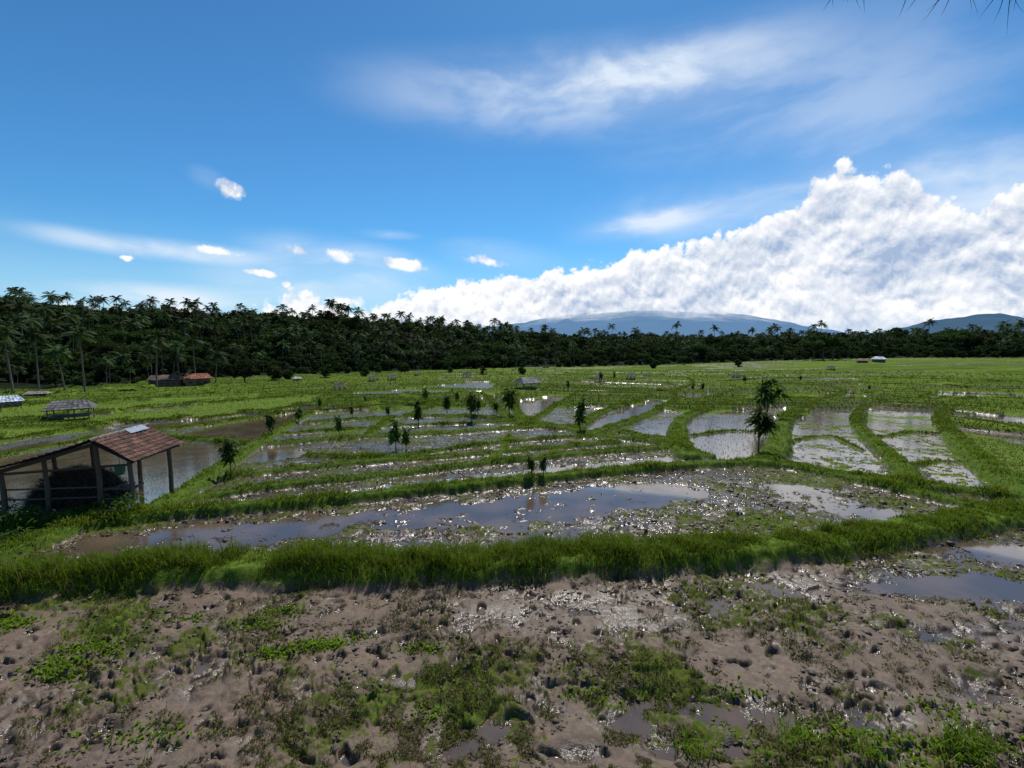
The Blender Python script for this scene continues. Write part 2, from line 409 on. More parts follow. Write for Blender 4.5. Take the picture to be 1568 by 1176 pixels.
# ------------------------------------------------------------ grass on bunds
def gcol(n,a=(.06,.12,.009),b=(.14,.21,.02)):
    t=rng.random(n)[:,None];c=np.array(a)*(1-t)+np.array(b)*t
    y=rng.random(n)<.09;c[y]=(.2,.17,.07);return c
mb=MB()
def strip(pl,w,n,h0,h1,wd,thin=.6):
    seg=np.diff(pl,axis=0);L=np.hypot(seg[:,0],seg[:,1]);mid=(pl[1:]+pl[:-1])/2
    rr=np.hypot(mid[:,0],mid[:,1])
    az=np.abs(np.degrees(np.arctan2(mid[:,0],mid[:,1])))
    wgt=L/np.maximum(rr,6)**1.0*(az<60);wgt/=wgt.sum()
    k=rng.choice(len(L),n,p=wgt);t=rng.random(n)
    p=pl[k]+seg[k]*t[:,None];nm=np.c_[-seg[k,1],seg[k,0]]/L[k][:,None]
    s=np.clip(rng.normal(0,.5,n),-1.15,1.15)*w
    p=p+nm*s[:,None]
    d=gn(p[:,0]*.7,p[:,1]*.7,90)+.6*gn(p[:,0]*2.5,p[:,1]*2.5,91)+.3*gn(p[:,0]*6,p[:,1]*6,92)
    keep=rng.random(n)<.7+thin*d
    p=p[keep];d=d[keep];n=len(p)
    z,*_=surf(p[:,0],p[:,1]);P3=np.c_[p,zt(p[:,0],p[:,1])+z-.01]
    r=np.hypot(p[:,0],p[:,1])
    hh=(h0+(h1-h0)*rng.random(n)**1.6)*np.clip(1+1.1*d,.3,2.)
    return P3,hh,wd*np.maximum(1,r/9),r
P3,hh,ww,r=strip(BUNDS[0][0],BUNDS[0][1]*.95,105000,.07,.36,.010,.7)
hh*=np.interp(P3[:,0],[-9,-6,-2,.5,3,12],[.75,1,1.1,.85,.55,.5])
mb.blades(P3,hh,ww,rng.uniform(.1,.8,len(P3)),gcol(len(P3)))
for bi,(pl,w,h) in enumerate(BUNDS[1:]):
    n=15000 if bi<2 else (4500 if w>.2 else 900)
    P3,hh,ww,r=strip(pl,w,n,.05,.20 if bi<2 else .18,.012)
    if bi==1: hh*=1.4
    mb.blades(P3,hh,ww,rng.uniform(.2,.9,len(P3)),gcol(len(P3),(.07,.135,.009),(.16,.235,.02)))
mb.build('bund_grass',[M_grass])
def scatter(n,rmin,rmax,azm=52):
    r=np.exp(rng.uniform(np.log(rmin),np.log(rmax),n));a=np.radians(rng.uniform(-azm,azm,n))
    return r*np.sin(a),r*np.cos(a),r
mb=MB()
x,y,r=scatter(260000,44,150)
z,g,we,ri,tn=surf(x,y)
k=(g>.6)&(tn>.2);x,y,r,z=x[k],y[k],r[k],z[k]
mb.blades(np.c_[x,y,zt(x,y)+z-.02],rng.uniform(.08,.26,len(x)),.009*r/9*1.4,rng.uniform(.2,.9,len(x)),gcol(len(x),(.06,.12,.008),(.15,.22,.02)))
mb.build('terrace_grass',[M_grass])
mb=MB()
x,y,r=scatter(260000,14,80)
z,g,we,ri,tn=surf(x,y)
k=(ri>.4)&(g<.3)&(rng.random(len(x))<np.where(z<0,.15,.5))
x,y,r,z=x[k],y[k],r[k],z[k]
mb.blades(np.c_[x,y,zt(x,y)+np.maximum(z,-.03)],rng.uniform(.05,.13,len(x)),.007*np.maximum(1,r/9),rng.uniform(.1,.6,len(x)),gcol(len(x),(.09,.16,.014),(.16,.24,.028)))
mb.build('rice_seedlings',[M_grass])
# weeds in the mud
mb=MB()
x,y,r=scatter(560000,4,45,55)
z,g,we,ri,tn=surf(x,y)
pat=fbm(x*.9,y*.9,3,100)+.8*gn(x*4,y*4,107)+.3*gn(x*9,y*9,108)
k=(g<.3)&(z>-.008)&(pat+.7*(we-.35)>.24)&(rng.random(len(x))<.9)
x,y,r,z=x[k],y[k],r[k],z[k];n=len(x)
mb.blades(np.c_[x,y,zt(x,y)+z-.005],rng.uniform(.015,.06,n),.011*np.maximum(1,r/9)*rng.uniform(.5,1.4,n),rng.uniform(.4,1.8,n),gcol(n,(.035,.055,.008),(.105,.135,.02)))
k=rng.random(n)<.16
mb.blades(np.c_[x[k]+.03,y[k],zt(x[k],y[k])+z[k]+.005],rng.uniform(.05,.12,k.sum()),.005*np.maximum(1,r[k]/9),rng.uniform(1.5,2.8,k.sum()),np.tile((.2,.16,.085),(k.sum(),1)))
for px,py,s,n in [(20,962,.3,260),(140,1003,.22,260),(100,1030,.25,240),(80,1045,.15,120),(395,965,.25,190),(440,942,.15,90),(490,995,.2,380),(420,1008,.18,220),(645,1000,.15,70),(1265,1135,.4,260),(1440,1090,.35,100),(1500,1150,.4,180),(265,1130,.3,70),(660,1105,.15,50),(1120,1065,.3,70),(1380,1160,.4,220),(920,1075,.2,50),(290,955,.2,60),(180,1140,.35,80),(550,980,.2,40)]:
    cx,cy=G(px,py);x=cx+rng.normal(0,s,n);y=cy+rng.normal(0,s*.35,n)
    z,*_=surf(x,y)
    mb.blades(np.c_[x,y,zt(x,y)+z],rng.uniform(.03,.08,n),rng.uniform(.02,.045,n),rng.uniform(.3,1.2,n),gcol(n,(.12,.24,.010),(.2,.38,.02)))
for px,py,n in [(1215,1150,60),(1200,1120,30),(1470,1165,140),(1490,1150,90),(1330,1170,80),(1060,1165,60),(900,845,200),(1265,830,150),(555,865,300),(725,850,160),(235,850,160)]:
    cx,cy=G(px,py);x=cx+rng.normal(0,.09,n);y=cy+rng.normal(0,.09,n);z,*_=surf(x,y)
    mb.blades(np.c_[x,y,zt(x,y)+z],rng.uniform(.12,.38,n),rng.uniform(.008,.016,n),rng.uniform(.3,1.1,n),gcol(n,(.08,.17,.01),(.15,.27,.02)))
mb.build('weeds',[M_grass])
# loose clods of turned soil
t_=(1+5**.5)/2
ICO=np.array([(-1,t_,0),(1,t_,0),(-1,-t_,0),(1,-t_,0),(0,-1,t_),(0,1,t_),(0,-1,-t_),(0,1,-t_),(t_,0,-1),(t_,0,1),(-t_,0,-1),(-t_,0,1)])/1.9
ICF=np.array([(0,11,5),(0,5,1),(0,1,7),(0,7,10),(0,10,11),(1,5,9),(5,11,4),(11,10,2),(10,7,6),(7,1,8),(3,9,4),(3,4,2),(3,2,6),(3,6,8),(3,8,9),(4,9,5),(2,4,11),(6,2,10),(8,6,7),(9,8,1)])
x,y,r=scatter(30000,4,24,54)
z,g,we,ri,tn=surf(x,y)
pat=fbm(x*.8,y*.8,3,140)+.5*gn(x*3,y*3,143)
k=(g<.2)&(z>-.01)&(pat>.08);x,y,r,z=x[k],y[k],r[k],z[k];n=len(x)
s=rng.uniform(.008,.028,n)*np.where(rng.random(n)<.06,1.7,1)*np.clip(r/8,.8,2)
V=ICO[None]*(1+rng.uniform(-.35,.35,(n,12,1)))*s[:,None,None]*np.stack([rng.uniform(.8,1.7,n),rng.uniform(.8,1.5,n),rng.uniform(.4,.8,n)],1)[:,None,:]
V=V+np.c_[x,y,zt(x,y)+z][:,None,:]
T=(ICF[None]+(np.arange(n)*12)[:,None,None]).reshape(-1,3)
C=np.repeat(np.array((.075,.048,.029))*rng.uniform(.5,1.4,(n,1)),12,0)
mkmesh('soil_clods',V.reshape(-1,3),None,T,C,[M_clod],smooth=True)

# ------------------------------------------------------------ plants
def tree_parts(mb,H,cr,nl,ls,flat=.8,lean=0,K=26,trunk=.03,col=((.012,.028,.006),(.055,.10,.018)),base=.35,mt=0,ml=1):
    top=np.array([lean,0,H*.75]);mb.tube([(0,0,-.5),(lean*.3,0,H*.3),tuple(top)],[H*trunk,H*trunk*.75,H*trunk*.3],6,(.09,.07,.05),mt)
    cc=[]
    for i in range(K):
        d=rng.normal(0,1,3);d/=np.linalg.norm(d);d*=rng.uniform(.45,1)
        c=np.array([lean+d[0]*cr,d[1]*cr,H*(base+1)/2+d[2]*H*(1-base)/2*flat]);cc.append(c)
        if i<8:
            s=np.array([lean*.5,0,H*rng.uniform(.3,.6)]);mb.tube([s,(s+c)/2+[0,0,-.03*H],c],[H*.012,H*.008,H*.003],4,(.09,.07,.05),mt)
    cc=np.array(cc);k=rng.integers(0,K,nl)
    cs=rng.uniform(.55,1.,K)*cr*.42
    d=rng.normal(0,1,(nl,3));d/=np.linalg.norm(d,axis=1)[:,None];d*=(rng.random(nl)**.4)[:,None]
    P=cc[k]+d*cs[k][:,None]*[1,1,.75]
    sh=np.clip(.5+.5*d[:,2],0,1)*np.clip((P[:,2]/H-base)/(1-base)+.3,.2,1)  # shade painted into leaf colour: darker under clumps and low in the crown
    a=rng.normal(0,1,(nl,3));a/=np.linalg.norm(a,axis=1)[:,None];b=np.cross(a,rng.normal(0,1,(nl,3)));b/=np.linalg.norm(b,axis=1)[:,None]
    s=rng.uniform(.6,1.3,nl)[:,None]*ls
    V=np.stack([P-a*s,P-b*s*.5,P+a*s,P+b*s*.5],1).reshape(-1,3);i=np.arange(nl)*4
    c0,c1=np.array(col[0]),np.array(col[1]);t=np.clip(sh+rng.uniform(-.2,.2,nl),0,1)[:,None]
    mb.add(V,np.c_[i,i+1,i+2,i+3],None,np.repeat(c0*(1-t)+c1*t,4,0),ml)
def frond(mb,o,az,el,L,droop,nl,lw,ll,col,m=1):
    d=np.array([math.cos(az),math.sin(az)]);n=6;pts=[]
    for i in range(n+1):
        t=i/n;hx=L*(math.cos(el)*t);z=L*(math.sin(el)*t-droop*t*t);pts.append(o+np.array([d[0]*hx,d[1]*hx,z]))
    pts=np.array(pts);mb.tube(pts,np.linspace(.02,.006,n+1)*L/2.5,3,np.array(col)*1.4,m)
    sd=np.array([-d[1],d[0],0])
    V=[];T=[];k=0
    for i in range(nl):
        t=.12+.88*i/nl;u=t*n;j=min(int(u),n-1);p=pts[j]+(pts[j+1]-pts[j])*(u-j);f=(pts[j+1]-pts[j]);f/=np.linalg.norm(f)
        l=ll*math.sin(math.pi*(.15+.8*t))**.6
        for s in(-1,1):
            tip=p+sd*s*l*.8+f*l*.45+np.array([0,0,-l*rng.uniform(.2,.6)])
            V+=[p,p+f*lw,tip];T.append((k,k+1,k+2));k+=3
    mb.add(V,None,T,col,m)
def palm(mb,H,nf=20,L=2.9):
    bx,by=rng.normal(0,.06*H,2)
    P=[(0,0,-.5),(bx*.3,by*.3,H*.35),(bx*.7,by*.7,H*.7),(bx,by,H)];mb.tube(P,[.2,.15,.12,.1],6,(.12,.10,.08),0)
    for i in range(nf):
        e=rng.uniform(-.5,1.2);t=rng.uniform(.7,1.5)
        frond(mb,np.array([bx,by,H]),i*2.4+rng.uniform(-.2,.2),e,L*rng.uniform(.85,1.1),rng.uniform(.35,.6),14,.26,.9,np.array((.045,.08,.018))*t)
protos=bpy.data.collections.new('forest_tree_kinds')
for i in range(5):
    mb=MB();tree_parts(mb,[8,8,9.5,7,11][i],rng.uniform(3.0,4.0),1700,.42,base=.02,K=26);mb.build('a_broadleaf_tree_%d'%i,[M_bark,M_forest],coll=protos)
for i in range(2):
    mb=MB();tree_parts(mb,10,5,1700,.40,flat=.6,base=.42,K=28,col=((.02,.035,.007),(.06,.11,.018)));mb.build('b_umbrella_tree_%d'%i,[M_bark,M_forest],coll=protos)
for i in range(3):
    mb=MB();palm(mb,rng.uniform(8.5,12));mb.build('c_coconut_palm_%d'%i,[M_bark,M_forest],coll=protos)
def instancer(name,P,rz,sc,idx):
    me=bpy.data.meshes.new(name);me.vertices.add(len(P));me.vertices.foreach_set('co',np.asarray(P,np.float32).ravel())
    a=me.attributes.new('rot','FLOAT_VECTOR','POINT');a.data.foreach_set('vector',np.c_[rz*0,rz*0,rz].astype(np.float32).ravel())
    a=me.attributes.new('scl','FLOAT','POINT');a.data.foreach_set('value',sc.astype(np.float32))
    a=me.attributes.new('idx','INT','POINT');a.data.foreach_set('value',idx.astype(np.int32))
    ob=bpy.data.objects.new(name,me);COL.objects.link(ob)
    ng=bpy.data.node_groups.new(name,'GeometryNodeTree')
    ng.interface.new_socket('Geometry',in_out='INPUT',socket_type='NodeSocketGeometry');ng.interface.new_socket('Geometry',in_out='OUTPUT',socket_type='NodeSocketGeometry')
    k=N(ng);gi=k.n('NodeGroupInput');go=k.n('NodeGroupOutput');ip=k.n('GeometryNodeInstanceOnPoints');ci=k.n('GeometryNodeCollectionInfo')
    ci.inputs['Collection'].default_value=protos;ci.inputs['Separate Children'].default_value=True;ci.inputs['Reset Children'].default_value=True
    def na(t,nm):
        q=k.n('GeometryNodeInputNamedAttribute',data_type=t);q.inputs['Name'].default_value=nm
        return [s for s in q.outputs if s.enabled][0]
    k.l(gi.outputs[0],ip.inputs['Points']);k.l(ci.outputs[0],ip.inputs['Instance']);ip.inputs['Pick Instance'].default_value=True
    k.l(na('INT','idx'),ip.inputs['Instance Index']);k.l(na('FLOAT_VECTOR','rot'),ip.inputs['Rotation']);k.l(na('FLOAT','scl'),ip.inputs['Scale'])
    k.l(ip.outputs[0],go.inputs[0])
    md=ob.modifiers.new('scatter','NODES');md.node_group=ng;return ob
P=[]
for cell,lo,hi,rmn,rmx in [(3.4,-60,2,100,360),(4.6,-2,60,150,430),(8,-30,60,430,750)]:
    X,Y=np.meshgrid(np.arange(-650,650,cell),np.arange(40,760,cell));X=X.ravel()+rng.uniform(-.45,.45,X.size)*cell;Y=Y.ravel()+rng.uniform(-.45,.45,Y.size)*cell
    r=np.hypot(X,Y);a=np.degrees(np.arctan2(X,Y));k=(a>lo)&(a<hi)&(r>rmn)&(r<rmx);P.append(np.c_[X[k],Y[k],np.full(k.sum(),cell)])
P=np.concatenate(P);x,y,cell=P.T
r=np.hypot(x,y);az=np.degrees(np.arctan2(x,y));r0=np.interp(az,R0A,R0V)
kp=(r>r0+7*gn(x/15,y/15,200))&(rng.random(len(x))<.9)
x,y,cell,r,az,r0=[q[kp] for q in(x,y,cell,r,az,r0)];n=len(x);u=rng.random(n)
grove=gn(x/25,y/25,210)
pp=np.clip(.17+.5*grove,.04,.6)*np.where(az>-5,.55,1)
idx=np.where(u<pp,rng.integers(7,10,n),np.where(u<pp+.07,rng.integers(5,7,n),rng.integers(0,5,n)))
sc=rng.uniform(.42,.98,n)*np.interp(r-r0,[0,20,120],[.5,.75,.98])*np.where(cell>7,1.35,1)*(1+.55*gn(x/18,y/18,212))
sc=np.where(idx>=7,sc*1.15,sc)
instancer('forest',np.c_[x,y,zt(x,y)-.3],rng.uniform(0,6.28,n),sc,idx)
L=[];
for px,py,s,i in [(1260,552,1.15,5),(1275,552,1.0,6),(1245,553,.9,5),(1470,545,1.3,6),(1487,546,1.05,5),(1450,546,1.1,6),(1505,545,.9,6),(1440,547,.9,1),(1530,545,1.2,8),(1550,545,1.1,9),
  (880,562,.7,8),(840,563,.6,7),(790,567,.7,8),(300,590,.8,8),(330,590,.75,9),(240,596,.8,7),(20,600,.95,7),(60,600,.9,8),(100,600,.85,9),(130,600,.9,7),(375,588,.6,2),(420,585,.5,1),(820,572,.4,7),(850,570,.45,9),(770,572,.4,8),(800,575,.35,0),
  (440,583,.4,3),(500,580,.4,4),(560,578,.35,1),(620,574,.35,2),(1130,562,.4,0),(1000,566,.4,3),(580,572,.35,0),(690,572,.3,3),(740,575,.25,2)]:
    a,b=G(px,py);L.append((a,b,s,i))
L=np.array(L);instancer('grove',np.c_[L[:,0],L[:,1],zt(L[:,0],L[:,1])],rng.uniform(0,6,len(L)),L[:,2],L[:,3])

def hgt(px,py,ptop):
    a,b=G(px,py);z0=float(zt(a,b));X,Y,Z=pdir(px,ptop);return a,b,z0,(CAMZ+Z/math.hypot(X,Y)*math.hypot(a,b))-z0
def leaf(mb,o,az,el,L,droop,w,col):
    d=np.array([math.cos(az),math.sin(az)]);tw=rng.uniform(-.7,.7)
    sd=np.array([-d[1]*math.cos(tw),d[0]*math.cos(tw),math.sin(tw)]);V=[];n=4
    for i in range(n+1):
        t=i/n;p=o+np.array([d[0]*L*math.cos(el)*t,d[1]*L*math.cos(el)*t,L*(math.sin(el)*t-droop*t*t)])
        ww=w*(math.sin(math.pi*(.12+.86*t)))*.5;V+=[p-sd*ww,p+sd*ww]
    mb.add(V,[(2*i,2*i+1,2*i+3,2*i+2) for i in range(n)],None,col,1)
def spiky(px,py,pt,name,kind):
    a,b,z0,H=hgt(px,py,pt);mb=MB()
    zl=float(surf(np.array([a]),np.array([b]))[0][0])
    lx=rng.uniform(-.08,.08)*H
    if kind==0:
        heads=[(lx,0,.74*H)]
        mb.tube([(0,0,-.15),(lx*.5,0,H*.4),(lx,0,H*.76)],[.03*H/2+.012,.025*H/2+.008,.012*H/2],7,(.10,.085,.06),0)
        for i in range(6):
            an=rng.uniform(0,6.28);q=(lx+.14*H*math.cos(an),.14*H*math.sin(an),H*rng.uniform(.42,.68));mb.tube([(lx*.5,0,H*rng.uniform(.25,.42)),q],[.016*H/2+.004,.01*H/2],5,(.10,.085,.06),0);heads.append(q)
        for hd in heads:
            for i in range(40):
                leaf(mb,np.array(hd)+rng.normal(0,.015*H,3),rng.uniform(0,6.28),rng.uniform(-.3,1.4),H*rng.uniform(.17,.32),.55,.042*H,np.array((.045,.085,.014))*rng.uniform(.5,1.8))
    else:
        ns=rng.integers(4,8);wd=rng.uniform(.8,1.3)
        mb.tube([(0,0,-.15),(lx*.5,0,H*.35)],[.014*H+.006,.012*H],6,(.10,.085,.06),0)
        for sgi in range(ns):
            an=rng.uniform(0,6.28);sp_=rng.uniform(.03,.16)*H*wd;tz=H*rng.uniform(.55,.9);t0=np.array([lx*.5,0,H*rng.uniform(.12,.35)])
            q=np.array([lx+sp_*math.cos(an),sp_*math.sin(an),tz]);mb.tube([t0,(t0+q)/2+[0,0,.02*H],q],[.009*H,.007*H,.004*H],5,(.10,.085,.06),0)
            for i in range(rng.integers(32,52)):
                u_=rng.uniform(.25,1.05);pt_=t0*(1-u_)+q*u_
                leaf(mb,pt_+rng.normal(0,.025*H,3),rng.uniform(0,6.28),rng.uniform(-.4,1.4),H*rng.uniform(.1,.21)*wd,.7,.06*H,np.array((.055,.095,.016))*rng.uniform(.45,1.8))
    ob=mb.build(name,[M_bark,M_leaf]);ob.location=(a,b,z0+max(zl,0));ob.rotation_euler=(0,0,rng.uniform(0,6))
spiky(1161,702,620,'dracaena_plant',0);spiky(1172,645,566,'dracaena_plant',0)
for px,py,pt in [(520,670,631),(412,672,634),(458,650,620),(355,735,672),(606,692,638),(622,694,650),(641,655,609),(685,637,602),(722,650,600),(732,640,605),(780,642,595),(888,665,609),(595,641,619),(651,617,590),(700,618,598),(490,628,610),(760,636,610),(815,742,702),(832,740,706),(1060,600,584),(920,590,570),(1075,600,584),(350,690,670),(540,640,620),(870,600,580),(940,583,568),(1140,590,574),(1330,600,588),(560,618,604),(1225,585,573)]:
    spiky(px,py,pt,'young_tree',1)

# ------------------------------------------------------------ huts
def empty(name,loc,rz=0):
    e=bpy.data.objects.new(name,None);COL.objects.link(e);e.location=loc;e.rotation_euler=(0,0,rz);return e
def par(ob,e,name):
    ob.name=name;ob.parent=e;return ob
def roofslope(mb,a,b,c,d,nw,nrow,amp,col,th=.03,m=0):
    """a-b ridge edge, d-c eave edge; wavy rows of tiles"""
    a,b,c,d=[np.array(q,float) for q in(a,b,c,d)];nx=nw*6;ny=nrow*2
    nm=np.cross(b-a,d-a);nm/=np.linalg.norm(nm);nm*=np.sign(nm[2])
    V=[];Cc=[]
    for j in range(ny+1):
        t=(j//2+ (j%2)*.98)/nrow if j<ny else 1
        for i in range(nx+1):
            s=i/nx;p=(a*(1-s)+b*s)*(1-t)+(d*(1-s)+c*s)*t
            V.append(p+nm*(amp*(.5+.5*math.cos(i/6*2*math.pi))+(.022 if j%2 else 0)+.02*math.sin(3*s+5*t)))
            tv=float(_h(np.array([i//6]),np.array([j//2]),3)[0]);Cc.append(np.array(col)*(.45+1.0*tv))
    q=[(j*(nx+1)+i,j*(nx+1)+i+1,(j+1)*(nx+1)+i+1,(j+1)*(nx+1)+i) for j in range(ny) for i in range(nx)]
    mb.add(V,q,None,np.array(Cc),m)
    V2=[p-nm*th for p in(a,b,c,d)];mb.add(V2,[(0,1,2,3)],None,(.05,.036,.025),m)
e=empty('farm_shelter',(-10.75,11.9,0),math.radians(5))
zr,ze,zl=1.92,1.36,1.05;Lb=1.95;RX=.98
mb=MB();roofslope(mb,(0,-.15,zr),(0,Lb,zr),(RX,Lb,ze),(RX,-.15,ze),13,8,.035,(.12,.055,.035));par(mb.build('tiles',[M_tile]),e,'roof_right')
mb=MB();roofslope(mb,(0,Lb,zr),(0,-.15,zr),(-2.9,-.15,zl),(-2.9,Lb,zl),13,16,.035,(.09,.05,.033),.06);par(mb.build('tiles',[M_tile]),e,'roof_left')
mb=MB()
for i in range(9): mb.tube([(0,-.2+i*.24,zr+.015),(0,-.2+i*.24+.27,zr+.035)],[.055,.065],8,np.array((.09,.06,.045))*rng.uniform(.7,1.3))
mb.add([(.0,1.0,zr+.10),(.2,1.0,zr-.02),(.2,1.75,zr-.02),(0,1.75,zr+.10),(-.2,1.0,zr+.03),(-.2,1.75,zr+.03)],[(0,1,2,3),(4,0,3,5)],None,(.12,.17,.23))
par(mb.build('ridge',[M_metal]),e,'ridge_cap')
mb=MB()
for (x0,y0,h) in [(0,.0,zr-.05),(.75,.05,ze+.08),(-1.35,.1,1.42),(-2.4,.1,1.13),(.75,Lb-.3,ze+.08),(-.1,Lb-.3,zr-.05),(-2.4,Lb-.3,1.13),(-1.35,Lb-.3,1.42)]:
    mb.tube([(x0,y0,-.5),(x0+.02,y0,h*.5),(x0-.01,y0,h)],[.065,.06,.05],7,(.085,.065,.045))
par(mb.build('p',[M_wood]),e,'posts')
mb=MB()
for yy in(-.06,Lb-.1): 
    mb.tube([(0,yy,zr-.07),(RX-.05,yy,ze-.03)],[.04,.04],6,(.07,.05,.035));mb.tube([(0,yy,zr-.09),(-2.85,yy,zl-.05)],[.05,.05],6,(.07,.05,.035))
mb.tube([(-2.5,.05,1.05),(.8,.05,1.25)],[.035,.035],6,(.08,.06,.04))
for t in(.3,.6,.9): mb.tube([(RX*t,-.1,zr-.05-.56*t-.03),(RX*t,Lb,zr-.05-.56*t-.03)],[.02,.02],5,(.08,.06,.04));mb.tube([(-2.8*t,-.1,zr-.05-.87*t-.03),(-2.8*t,Lb,zr-.05-.87*t-.03)],[.02,.02],5,(.08,.06,.04))
for zz2 in(.35,.62): mb.tube([(-2.4,.15,zz2),(-.0,.1,zz2+.03)],[.025,.02],6,(.10,.08,.055)); mb.tube([(0,.05,zz2),(.75,.1,zz2-.05)],[.025,.02],6,(.10,.08,.055))
par(mb.build('b',[M_wood]),e,'beams_and_rails')
mb=MB()
n=14000;a=rng.uniform(0,6.28,n);rr=np.sqrt(rng.random(n));hx=-1.2+rr*np.cos(a)*1.3;hy=1.0+rr*np.sin(a)*.75;hz2=-.1+1.0*(1-rr**3)*rng.uniform(.3,1,n)
mb.blades(np.c_[hx,hy,hz2],rng.uniform(.1,.28,n),np.full(n,.02),rng.uniform(.8,2.5,n),np.tile((.07,.058,.036),(n,1))*rng.uniform(.4,1.7,(n,1)))
for i in range(30): 
    a0=rng.uniform(0,6.28);mb.tube([(-1.2+.95*math.cos(a0),1.1+.6*math.sin(a0),0),(-1.2+.6*math.cos(a0),1.1+.35*math.sin(a0),.5),(-1.2,1.1,.72)],[.22,.22,.12],6,(.035,.03,.02))
par(mb.build('s',[M_straw]),e,'straw_heap')
mb=MB()
for i in range(9): mb.box((.1+.08*i,.35+.03*(i%2),.55+.02*(i%3)),(.05,.5,.03),.2*(i%3-1),(.10,.08,.06))
par(mb.build('r',[M_wood]),e,'plank_rack')
mb=MB()
mb.tube([(.4,.2,.95),(.4,.2,1.0),(.4,.2,1.2)],[.08,.1,.12],12,(.02,.13,.07));mb.tube([(.4,.2,1.2),(.4,.2,1.6)],[.008,.008],4,(.1,.1,.1));par(mb.build('bk',[M_metal]),e,'hanging_bucket')
for px,py,pt in [(40,815,770),(95,815,785),(190,800,768),(5,800,760),(140,800,778),(20,840,810)]:
    a,b,z0,H=hgt(px,py,pt);mb=MB();zl_=float(surf(np.array([a]),np.array([b]))[0][0])
    for i in range(320):
        az_=rng.uniform(0,6.28);rr_=rng.uniform(0,.4);leaf(mb,np.array([rr_*math.cos(az_)*1.3,rr_*math.sin(az_),rng.uniform(0,H*.8)]),rng.uniform(0,6.28),rng.uniform(-.2,1.3),rng.uniform(.1,.28),.6,.035,np.array((.05,.11,.012))*rng.uniform(.4,1.7))
    ob=mb.build('shrub',[M_bark,M_leaf]);ob.location=(a,b,z0+max(zl_,0)-.03)

def hut(px,py,ptop,wpx,name='field_hut',roof=(.10,.095,.09),walls=None,rz=0.,mat=None):
    a,b,z0,H=hgt(px,py,ptop);r=math.hypot(a,b);W=wpx/F*r*math.cos(math.atan2(abs(a),b))**1.0;D=W*.7
    e=empty(name,(a,b,z0),math.atan2(-a,b)*.6+rz)
    mb=MB();rh=H*.62
    for s in(-1,1):
        roofslope(mb,(-W*.35,0,H),(W*.35,0,H),(W*.52,s*D*.6,rh),(-W*.52,s*D*.6,rh),8,4,.03,roof,.06)
    for s in(-1,1): mb.add([(s*W*.35,0,H),(s*W*.52,D*.6,rh),(s*W*.52,-D*.6,rh)],None,[(0,1,2)],np.array(roof)*.8)
    par(mb.build('roof',[mat or M_tile]),e,'roof')
    mb=MB()
    for sx in(-1,0,1):
        for sy in(-1,1): mb.tube([(sx*W*.42,sy*D*.42,-.6),(sx*W*.42,sy*D*.42,rh+.02)],[.06,.05],6,(.13,.10,.07))
    mb.box((0,0,rh*.35),(W*.86,D*.86,.08),0,(.12,.1,.07));mb.box((0,-D*.43,rh*.6),(W*.84,.04,.06),0,(.12,.1,.07))
    par(mb.build('frame',[M_wood]),e,'posts_and_platform')
    if walls:
        mb=MB();mb.box((0,0,rh*.45),(W*.8,D*.8,rh*1.1),0,walls)
        mb.box((0,-D*.4-.02,rh*.35),(W*.14,.06,rh*.7),0,(.06,.04,.03))
        for s in(-1,1): mb.box((s*W*.25,-D*.4-.02,rh*.5),(W*.12,.06,rh*.3),0,(.03,.035,.04))
        par(mb.build('walls',[M_wall]),e,'walls_door_windows')
hut(110,643,613,56,roof=(.09,.09,.085),rz=.1)
hut(520,601,586,17,roof=(.10,.085,.07));hut(808,598,578,34,roof=(.13,.13,.14),rz=.6)
hut(918,588,574,16,roof=(.12,.1,.09));hut(966,583,572,14);hut(600,585,574,14);hut(715,581,569,12);hut(572,586,575,14);hut(456,584,577,12,roof=(.3,.32,.35),mat=M_metal)
hut(12,628,606,36,'farm_house',(.4,.46,.55),(.2,.18,.16),.3,M_metal);hut(58,608,599,28,'farm_house',(.2,.17,.16),(.15,.13,.12))
hut(303,590,572,38,'farm_house',(.2,.06,.03),(.16,.13,.1),.3);hut(262,592,574,34,'farm_house',(.12,.06,.045),(.12,.09,.07),-.2);hut(240,591,575,20,'farm_house',(.10,.06,.04),(.12,.09,.07))
hut(1345,556,546,16,'farm_house',(.5,.55,.6),(.2,.1,.08),.2,M_metal);hut(1320,557,549,14,'farm_house',(.2,.13,.1),(.2,.1,.08))
hut(1128,580,571,12);hut(990,578,571,10);hut(1272,568,560,10);hut(640,577,570,9)

